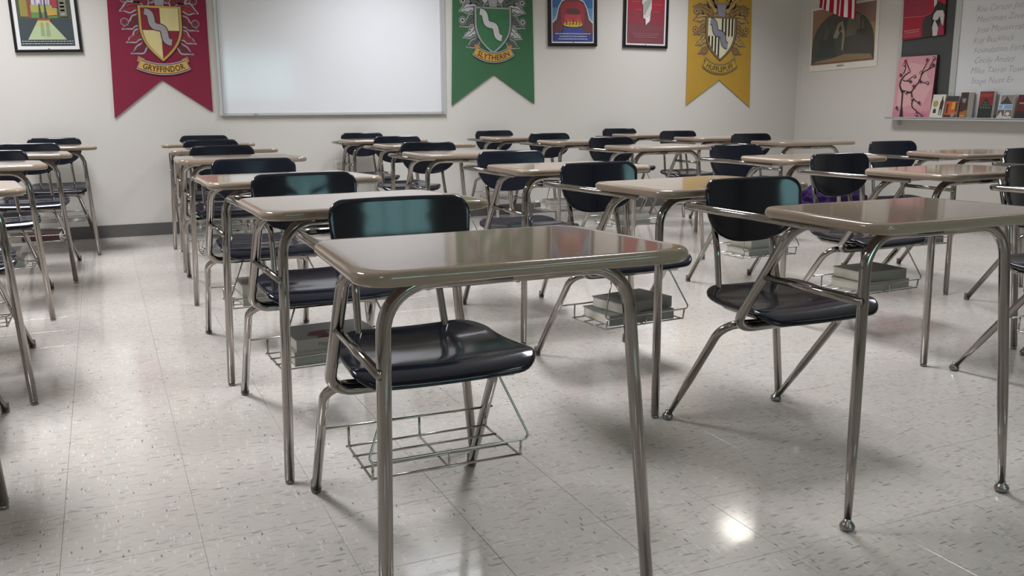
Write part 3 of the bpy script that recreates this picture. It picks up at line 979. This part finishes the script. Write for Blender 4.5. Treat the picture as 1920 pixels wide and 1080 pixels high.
def art_cloth(fl, w, h):
    fl.rect((118, 62, 70), 0, 0, w, h); fl.rect((152, 40, 56), 0, h * .45, w, h); fl.rect((134, 50, 62), 0, h * .28, w, h * .46)
    wh = [(w * .38, h), (w * .38, h * .56), (w * .41, h * .54), (w * .42, h * .36), (w * .48, h * .345), (w * .49, h * .26), (w * .60, h * .32), (w * .62, h * .46), (w * .64, h * .49), (w * .64, h * .63), (w * .70, h * .70), (w * .70, h)]
    fl.poly((74, 30, 40), [(a - w * .018, b - h * .006) for a, b in wh]); fl.poly((196, 194, 190), wh)
    fl.poly((156, 158, 154), [(w * .40, h * .56), (w * .64, h * .66), (w * .64, h * .60), (w * .46, h * .40), (w * .42, h * .40), (w * .42, h * .54)])
    fl.poly((214, 212, 208), [(w * .49, h * .27), (w * .60, h * .33), (w * .61, h * .40), (w * .50, h * .36)])
    lay = fl.layer + 1
    for b, a0, a1 in ((.58, .10, .36), (.55, .68, .94), (.47, .20, .38), (.45, .66, .86)): fl.rect((180, 104, 110), w * a0, h * b, w * a1, h * (b + .006), lay)
    fl.layer = lay
    lines(fl, (172, 128, 130), w / 2, h * .135, (w * .72, w * .66, w * .58), .004, .016, 8)
framed('black-framed poster of a green street scene, near the red banner', -0.625, -0.172, 1.413, 2.09, -1.6, 0.020, 0.026, art_street)
framed('black-framed blue poster of a red figure above flames', 3.754, 4.268, 1.550, 2.31, -1.0, 0.030, 0.014, art_bust)
framed('black-framed red poster of a hanging white cloth', 4.556, 5.062, 1.551, 2.30, 0.3, 0.026, 0.016, art_cloth)

# ------------------------------------------------------------------ right wall: board with tack panel, tray, pictures
py0, py1 = 6.315, 3.30      # board from its far end to its near end
ZT0 = 0.884                 # tray top
tb = thing('wall_board', 'long wall board with grey tack panel, lettered white surface and tray of books', 'whiteboard', (XR, py0, ZT0))
def rbox(name, y0, y1, z0, z1, d0, d1, m, parent, bevel=0.0):
    return local(box_obj(name, (XR - d1, min(y0, y1), z0), (XR - d0, max(y0, y1), z1), m, None, bevel), parent)
split = 5.685
bm = bmesh.new()
for (y0, y1, z0, z1) in ((py0 - .045, py0, ZT0, 2.12), (py1, py1 + .045, ZT0, 2.12), (split - .030, split + .030, ZT0, 2.12), (py1, py0, 2.09, 2.12), (py1, py0, ZT0 + .002, ZT0 + .03)):
    box(bm, (XR - 0.024, y0, z0), (XR, y1, z1), 0.003)
local(obj('frame', bm, M_ALU), tb)
rbox('tack_panel', split + .03, py0 - .045, ZT0 + .03, 2.09, 0.0, 0.014, M_TACK, tb)
rbox('writing_surface', py1 + .045, split - .03, ZT0 + .03, 2.09, 0.0, 0.014, M_BOARD, tb)
bm = bmesh.new()
box(bm, (XR - 0.100, py1 - .02, ZT0 - 0.008), (XR, py0 + .02, ZT0), 0.002)
box(bm, (XR - 0.100, py1 - .02, ZT0 - 0.020), (XR - 0.092, py0 + .02, ZT0 + 0.006), 0.002)
local(obj('tray', bm, M_ALU), tb)
for yy in (py0 - .07, 4.9, py1 + .1):
    rbox('tray_bracket', yy - .012, yy + .012, ZT0 - .075, ZT0 - .008, 0.0, 0.05, M_ALU, tb, 0.002)
rows = ['Rae Carson Johnston', 'Merriman Zaver', 'Jose Monserrate', 'Kay Bucklock', 'Foundation Fairfax', 'Cecily Ansley', 'Mike Tarrin Tower', 'Stage Note Er']
words = []
y = 5.50
for k, wd in enumerate(rows):
    vs, fs, ww = glyphs(wd, 0.070, 0.25, -0.0008)
    z = 1.762 - 0.0842 * k
    words.append((vs, fs, lambda a, b, z=z, k=k: (5.52 - .012 * (k % 3) - a, z + b + .012 * a + .004 * math.sin(a * 40 + k))))
o = lettering('handwriting', words, lambda a, b: (XR - 0.0148, a, b), mat('faded_marker', (166, 164, 180), 0.6), tb)
o.location = tuple(-v for v in tb.location)

def wall_picture(name, label, cat, y_left, y_right, z0, z1, tilt, thick, edge_m, paint, off=0.0, group=None, lean=0.0, dist=0.0):
    """picture on the right wall; a runs towards the camera (image left to right), b up"""
    t = thing(name, label, cat, (XR - off, (y_left + y_right) / 2, z0), 0, group)
    t.rotation_euler = (math.radians(tilt), math.radians(lean), 0)
    w, h = y_left - y_right, z1 - z0
    box_obj('panel', (-thick, -w / 2, 0), (0, w / 2, h), edge_m, t, 0.001)
    fl = Flat((-thick - .0004, w / 2, 0), (0, -1, 0), (0, 0, 1), (-1, 0, 0), 0.0004)
    paint(fl, w, h)
    fl.done('picture', t)
    return t
def art_arch(fl, w, h):
    fl.rect((222, 216, 204), 0, 0, w, h)
    a0, a1, b0, b1 = w * .025, w * .955, h * .10, h * .965
    W, H = a1 - a0, b1 - b0
    fl.rect((150, 116, 96), a0, b0, a1, b1)
    fl.rect((168, 138, 98), a0 + W * .88, b0 + H * .25, a1, b1 - H * .25); fl.rect((140, 112, 102), a0 + W * .55, b1 - H * .35, a1, b1)
    arch = [(a0, b0 + H * .03)] + [(a0 + W * (.5 - .5 * math.cos(math.pi * k / 24)), b0 + H * .05 + H * .86 * math.sin(math.pi * k / 24) ** .62) for k in range(1, 24)] + [(a1 - W * .005, b0 + H * .03)]
    fl.poly((70, 66, 58), arch); fl.poly((82, 82, 76), [(w / 2 + (a - w / 2) * .985, b0 + (b - b0) * .985) for a, b in arch])
    fl.poly((112, 106, 94), [(a0 + W * .55, b0 + H * .45), (a0 + W * .60, b0 + H * .88), (a0 + W * .80, b0 + H * .80), (a0 + W * .85, b0 + H * .5)])
    fl.poly((68, 74, 72), [(a0 + W * .08, b0 + H * .12), (a0 + W * .14, b0 + H * .45), (a0 + W * .26, b0 + H * .70), (a0 + W * .36, b0 + H * .45), (a0 + W * .44, b0 + H * .12)])
    fl.poly((92, 88, 84), [(a0 + W * .18, b0 + H * .46), (a0 + W * .24, b0 + H * .70), (a0 + W * .30, b0 + H * .60), (a0 + W * .26, b0 + H * .42)])
    fl.poly((84, 80, 78), [(a0 + W * .72, b0 + H * .15), (a0 + W * .72, b0 + H * .55), (a0 + W * .92, b0 + H * .58), (a0 + W * .98, b0 + H * .15)])
    fl.rect((72, 68, 64), a0 + W * .775, b0 + H * .5, a0 + W * .79, b0 + H * .78)
    fl.poly((142, 124, 94), [(a0 + W * .10, b0 + H * .06), (a0 + W * .35, b0 + H * .09), (a0 + W * .55, b0 + H * .15), (a0 + W * .95, b0 + H * .11), (a1 - W * .01, b0 + H * .03), (a0 + W * .02, b0 + H * .025)])
    fl.poly((150, 142, 120), [(a0 + W * .355, b0 + H * .46), (a0 + W * .43, b0 + H * .70), (a0 + W * .50, b0 + H * .74), (a0 + W * .53, b0 + H * .60), (a0 + W * .545, b0 + H * .50), (a0 + W * .525, b0 + H * .22), (a0 + W * .50, b0 + H * .22), (a0 + W * .505, b0 + H * .52), (a0 + W * .47, b0 + H * .56), (a0 + W * .42, b0 + H * .44)])
    fl.poly((86, 78, 66), [(a0 + W * .43, b0 + H * .60), (a0 + W * .47, b0 + H * .68), (a0 + W * .50, b0 + H * .60), (a0 + W * .46, b0 + H * .54)])
    fl.rect((128, 88, 76), a0, b0, a1, b0 + H * .03)
    lines(fl, (120, 118, 112), w * .48, h * .048, (w * .10,), .012, .02, 2)
def art_torso(fl, w, h):
    fl.rect((166, 36, 58), 0, 0, w, h); fl.rect((150, 52, 72), 0, h * .42, w * .60, h)
    fl.poly((64, 56, 58), [(w * .48, 0), (w * .48, h * .28), (w * .54, h * .36), (w * .68, h * .40), (w * .72, 0)])
    fl.poly((44, 40, 42), [(w * .70, 0), (w * .68, h * .38), (w * .74, h * .46), (w * .78, h * .62), (w * 1.0, h * .52), (w * .99, 0)])
    fl.poly((156, 48, 74), [(w * .84, 0), (w * .86, h * .14), (w * .92, h * .26), (w * .985, h * .10), (w * .985, 0)])
    fl.poly((206, 200, 200), [(w * .74, 0), (w * .72, h * .16), (w * .75, h * .26), (w * .84, h * .28), (w * .88, h * .34), (w * .92, h * .22), (w * .97, h * .15), (w * .985, h * .34), (w * .95, h * .43), (w * .80, h * .44), (w * .74, h * .38), (w * .72, h * .30), (w * .78, h * .27), (w * .86, h * .14), (w * .84, 0)])
    fl.poly((206, 200, 200), [(w * .74, h * .50), (w * .80, h * .56), (w * .80, h * .74), (w * .72, h * .74)])
    fl.poly((196, 100, 120), [(w * .02, h * .395), (w * .5, h * .37), (w * .68, h * .40), (w * .68, h * .41), (w * .5, h * .385), (w * .02, h * .41)])
    lines(fl, (206, 150, 158), w * .24, h * .145, (w * .40, w * .36), .008, .018, 6)
    lines(fl, (206, 130, 144), w * .24, h * .075, (w * .44, w * .44), .004, .016, 9)
def art_branch(fl, w, h):
    fl.rect((206, 148, 156), 0, 0, w, h)
    fl.poly((214, 166, 168), [(w * .1, h * .1), (w * .4, h * .2), (w * .75, h * .15), (w * .95, h * .5), (w * .7, h * .85), (w * .3, h * .9), (w * .08, h * .5)])
    fl.poly((198, 130, 146), [(0, 0), (w, 0), (w, h * .12), (w * .5, h * .06), (0, h * .16)])
    ink = (44, 30, 34)
    def br(pts, w0, w1):
        P = []
        n = len(pts)
        for i in range(n - 1):      # smooth through the points
            p0, p1, p2, p3 = pts[max(i - 1, 0)], pts[i], pts[i + 1], pts[min(i + 2, n - 1)]
            for k in range(8):
                f = k / 8
                P.append(tuple(w_ * .5 * (2 * p1[j] + (p2[j] - p0[j]) * f + (2 * p0[j] - 5 * p1[j] + 4 * p2[j] - p3[j]) * f * f + (3 * p1[j] - p0[j] - 3 * p2[j] + p3[j]) * f ** 3) for j, w_ in ((0, w), (1, h))))
        P.append((pts[-1][0] * w, pts[-1][1] * h))
        fl.ribbon(ink, P, w0 * w, w1 * w)
    fl.poly(ink, [(w * .20, 0), (w * .31, 0), (w * .25, h * .20), (w * .235, h * .43), (w * .19, h * .43), (w * .21, h * .2)])
    br([(.22, .40), (.12, .52), (.14, .62), (.23, .70)], .05, .03); br([(.20, .44), (.35, .415), (.45, .42), (.52, .50), (.62, .58), (.66, .68), (.72, .74), (.84, .78), (.95, .82)], .04, .02)
    br([(.23, .70), (.33, .76), (.25, .88), (.20, .92)], .03, .015); br([(.18, .72), (.22, .82), (.18, .86)], .025, .012); br([(.18, .62), (.28, .60), (.42, .66), (.50, .67)], .022, .012); br([(.28, .60), (.40, .59)], .02, .012)
    br([(.66, .73), (.74, .84), (.78, .93)], .02, .012); br([(.84, .78), (.90, .88), (.95, .94)], .02, .012); br([(.64, .59), (.74, .565), (.84, .555)], .02, .014)
    br([(.45, .42), (.50, .30), (.52, .18), (.66, .10), (.84, .02)], .035, .015); br([(.52, .31), (.62, .26), (.72, .235)], .025, .016); br([(.64, .12), (.68, .05)], .016, .012)
    for k, (a, b) in enumerate(((.20, .93), (.18, .87), (.12, .70), (.33, .76), (.40, .59), (.50, .67), (.78, .93), (.95, .95), (.96, .84), (.66, .73), (.66, .59), (.86, .56), (.52, .51), (.33, .415), (.72, .235), (.52, .31), (.14, .155), (.68, .05), (.84, .02))):
        s = .030
        dk = (44, 30, 34) if k % 3 else (150, 40, 74)
        q = .3 * (k % 4)
        sq = lambda r: [(a * w + r * w * math.cos(q + math.pi / 2 * j), b * h + r * w * math.sin(q + math.pi / 2 * j)) for j in range(4)]
        fl.poly(dk, sq(.044)); fl.poly((214, 176, 180) if k % 2 else (96, 56, 66), sq(.024))
wall_picture('art_print', 'unframed print of a pale figure in a dark arch, behind the flag', 'poster', 7.480, 6.570, 1.352, 1.985, -1.6, 0.004, M_MAT, art_arch, off=0.001)
wall_picture('canvas_poster', 'red poster with white torso shape on the grey tack panel', 'poster', 6.265, 5.806, 1.592, 2.08, -2.0, 0.018, mat('dark_edge', (54, 26, 34), 0.6), art_torso, off=0.0145)
wall_picture('painted_canvas', 'pink canvas painted with a black blossom branch, leaning on the tray', 'painting', 6.268, 5.846, ZT0 + .001, ZT0 + .545, 0.0, 0.026, mat('wine_edge', (96, 42, 58), 0.7), art_branch, off=0.052, lean=3.2)

def tray_book(label, yl, yr, top, thick, lean, turn, cover, paint):
    t = thing('paperback', label, 'book', (XR - 0.085 + 0.0, (yl + yr) / 2, ZT0 + 0.0015), 0, 'paperbacks on the board tray')
    t.rotation_euler = (0, math.radians(lean), math.radians(turn))
    w, h = yl - yr, top - ZT0
    bm = bmesh.new()
    c = 0.0012
    box(bm, (0, -w / 2, 0), (c, w / 2, h)); box(bm, (thick - c, -w / 2, 0), (thick, w / 2, h)); box(bm, (c, w / 2 - c, 0), (thick - c, w / 2, h))
    obj('cover', bm, mat('paper_cover_%d_%d_%d' % cover, cover, 0.35), t)
    box_obj('pages', (c, -w / 2 + .002, .001), (thick - c, w / 2 - c, h - .001), M_PAGES, t)
    fl = Flat((-0.0004, w / 2, 0), (0, -1, 0), (0, 0, 1), (-1, 0, 0), 0.0003)
    paint(fl, w, h)
    fl.done('cover_picture', t)
def cv1(fl, w, h):
    fl.rect((216, 212, 200), 0, 0, w, h); fl.disc((160, 142, 66), (w * .32, h * .60), w * .20); fl.disc((176, 160, 84), (w * .32, h * .60), w * .14)
    fl.poly((56, 50, 58), [(w * .20, h * .20), (w * .20, h * .34), (w * .32, h * .41), (w * .44, h * .34), (w * .44, h * .20)])
    fl.poly((66, 44, 38), [(w * .66, h * .36), (w * .68, h * .66), (w * .76, h * .80), (w * .76, h * .90), (w * .84, h * .90), (w * .84, h * .80), (w * .94, h * .66), (w * .90, h * .36)])
    for a in (.66, .82): fl.poly((58, 44, 42), [(w * a, h * .10), (w * (a + .05), h * .10), (w * (a + .09), h * .37), (w * (a + .01), h * .37)])
def cv2(fl, w, h):
    fl.rect((196, 92, 44), 0, 0, w, h); fl.rect((62, 54, 62), 0, h * .76, w, h); fl.rect((72, 50, 52), 0, 0, w, h * .15)
    fl.poly((206, 160, 66), [(w * .50, h * .40), (w * .55, h * .72), (w * .80, h * .72), (w * .84, h * .40)]); fl.rect((70, 42, 40), w * .10, h * .22, w * .24, h * .66); fl.rect((60, 40, 40), w * .86, h * .3, w * .96, h * .7)
    fl.disc((150, 138, 128), (w * .70, h * .14), w * .17, h * .11)
def cv3(fl, w, h):
    fl.rect((74, 56, 50), 0, 0, w, h); fl.disc((148, 138, 138), (w * .50, h * .72), w * .27, h * .13); fl.disc((66, 56, 58), (w * .50, h * .84), w * .34, h * .08)
    fl.poly((160, 106, 58), [(0, 0), (w, 0), (w, h * .34), (w * .5, h * .26), (0, h * .24)]); fl.rect((196, 156, 92), w * .08, h * .06, w * .7, h * .12)
def cv4(fl, w, h):
    fl.rect((132, 40, 50), 0, 0, w, h); fl.rect((152, 66, 54), w * .06, h * .80, w * .94, h * .93)
    fl.poly((42, 46, 46), [(0, 0), (0, h * .44), (w * .22, h * .50), (w * .40, h * .72), (w * .58, h * .74), (w * .74, h * .50), (w, h * .44), (w, 0)])
    lines(fl, (72, 126, 84), w * .50, h * .56, (w * .22, w * .40, w * .78), .011, .020, 4)
def cv5(fl, w, h):
    fl.rect((206, 204, 200), 0, 0, w, h); fl.rect((142, 130, 126), w * .10, h * .60, w * .98, h * .97); fl.poly((66, 62, 66), [(w * .10, h * .60), (w * .98, h * .60), (w * .80, h * .68), (w * .60, h * .86), (w * .5, h * .93), (w * .38, h * .80), (w * .2, h * .68)])
    fl.rect((130, 168, 206), w * .05, h * .40, w * .98, h * .57); fl.rect((198, 216, 232), w * .30, h * .42, w * .42, h * .55, ); fl.rect((96, 88, 88), w * .03, h * .10, w * .48, h * .36); fl.rect((120, 108, 102), w * .54, h * .10, w * .98, h * .36)
    fl.poly((206, 200, 196), [(w * .08, h * .10), (w * .26, h * .30), (w * .42, h * .10)]); fl.disc((216, 206, 190), (w * .74, h * .20), w * .14, h * .08)
def cv6(fl, w, h):
    fl.rect((96, 30, 38), 0, 0, w, h); fl.rect((46, 34, 38), 0, 0, w, h * .3); fl.rect((170, 150, 120), w * .15, h * .62, w * .85, h * .68)
tray_book('white paperback with gold disc, beside the pink canvas on the tray', 5.845, 5.705, 1.088, 0.016, 8, -3, (210, 206, 194), cv1)
tray_book('orange paperback with dark top on the board tray', 5.690, 5.570, 1.072, 0.022, 8, 0, (150, 88, 56), cv2)
tray_book('brown paperback with pale oval, thick with yellowed pages, on the tray', 5.545, 5.452, 1.100, 0.060, 2, -14, (84, 64, 54), cv3)
tray_book('red and black hardback with green lettering on the board tray', 5.360, 5.222, 1.106, 0.034, 4, -4, (40, 34, 36), cv4)
tray_book('white paperback with blue band and small photographs on the tray', 5.175, 5.040, 1.080, 0.030, 7, -2, (176, 172, 168), cv5)
tray_book('dark red book at the edge of the view on the board tray', 5.005, 4.870, 1.075, 0.026, 6, 0, (84, 30, 36), cv6)

# ------------------------------------------------------------------ flag on a staff in front of the arch print
FX, FY = 6.50, 7.14
fg = thing('wall_flag', 'striped red and white flag hanging in front of the arch print', 'flag', (XR, FY, 2.56))
bm = bmesh.new()
sweep(bm, V((0, 0.16, -0.02), (-0.32, -0.50, 0.10)), 0.011, 10)
obj('staff', bm, mat('varnished_staff', (120, 82, 48), 0.35), fg)
box_obj('bracket', (-0.012, 0.13, -0.07), (0.0, 0.19, 0.03), M_GLIDE, fg)
NS, NR = 65, 40
bm = bmesh.new()
def flag_pt(u, v):
    """u across the stripes, v down the length"""
    ztop = 0.02
    y = 0.035 - u * (0.43 + 0.08 * v) - 0.02 * v
    zb = -0.615 - 0.170 * u + 0.008 * math.sin(u * 9)
    z = ztop + (zb - ztop) * v - 0.05 * (1 - v) * abs(u - .5)
    x = -0.24 + 0.010 * math.sin(u * 15 + v * 1.2) * (0.5 + v) + 0.003 * math.sin(u * 37)
    return Vector((x, y - 0.025 * math.sin(v * 3.0), z))
g = [[bm.verts.new(flag_pt(i / (NS - 1), j / (NR - 1))) for j in range(NR)] for i in range(NS)]
for i in range(NS - 1):
    for j in range(NR - 1):
        f = bm.faces.new((g[i][j], g[i + 1][j], g[i + 1][j + 1], g[i][j + 1]))
        f.material_index = (i * 13 // (NS - 1)) % 2 if not (i * 13 // (NS - 1) > 6 and j < NR * .4) else 2
        f.smooth = True
cl = obj('flag_cloth', bm, [mat('flag_red', (150, 22, 44), 0.8, spec=.2), mat('flag_white', (214, 206, 208), 0.8, spec=.2), mat('flag_blue', (38, 44, 92), 0.8, spec=.2)], fg)
sm = cl.modifiers.new('thickness', 'SOLIDIFY'); sm.thickness = 0.003

# ------------------------------------------------------------------ purple cloth heaped on the floor by the right wall
bm = bmesh.new()
bmesh.ops.create_icosphere(bm, subdivisions=5, radius=1.0)
for v in bm.verts:
    p = v.co.copy()
    n1 = noise.ridged_multi_fractal(p * 2.3 + Vector((3, 1, 7)), 0.8, 2.1, 5, 0.9, 2.0)
    k = 0.66 + 0.20 * n1
    q = p * k
    z = max(0.0, q.z + 0.25)
    v.co = Vector((q.x * 0.36, q.y * 0.25, z * 0.24 + 0.0))
hp = obj('cloth_heap', bm, mat('purple_cloth', (58, 40, 88), 0.9, spec=.15, vary=0.3, scale=8), None, True, (6.33, 6.62, 0.0))
hp.rotation_euler = (0, 0, math.radians(-35))
hp['label'] = 'crumpled purple cloth heaped on the floor by the right-hand wall'
hp['category'] = 'cloth'
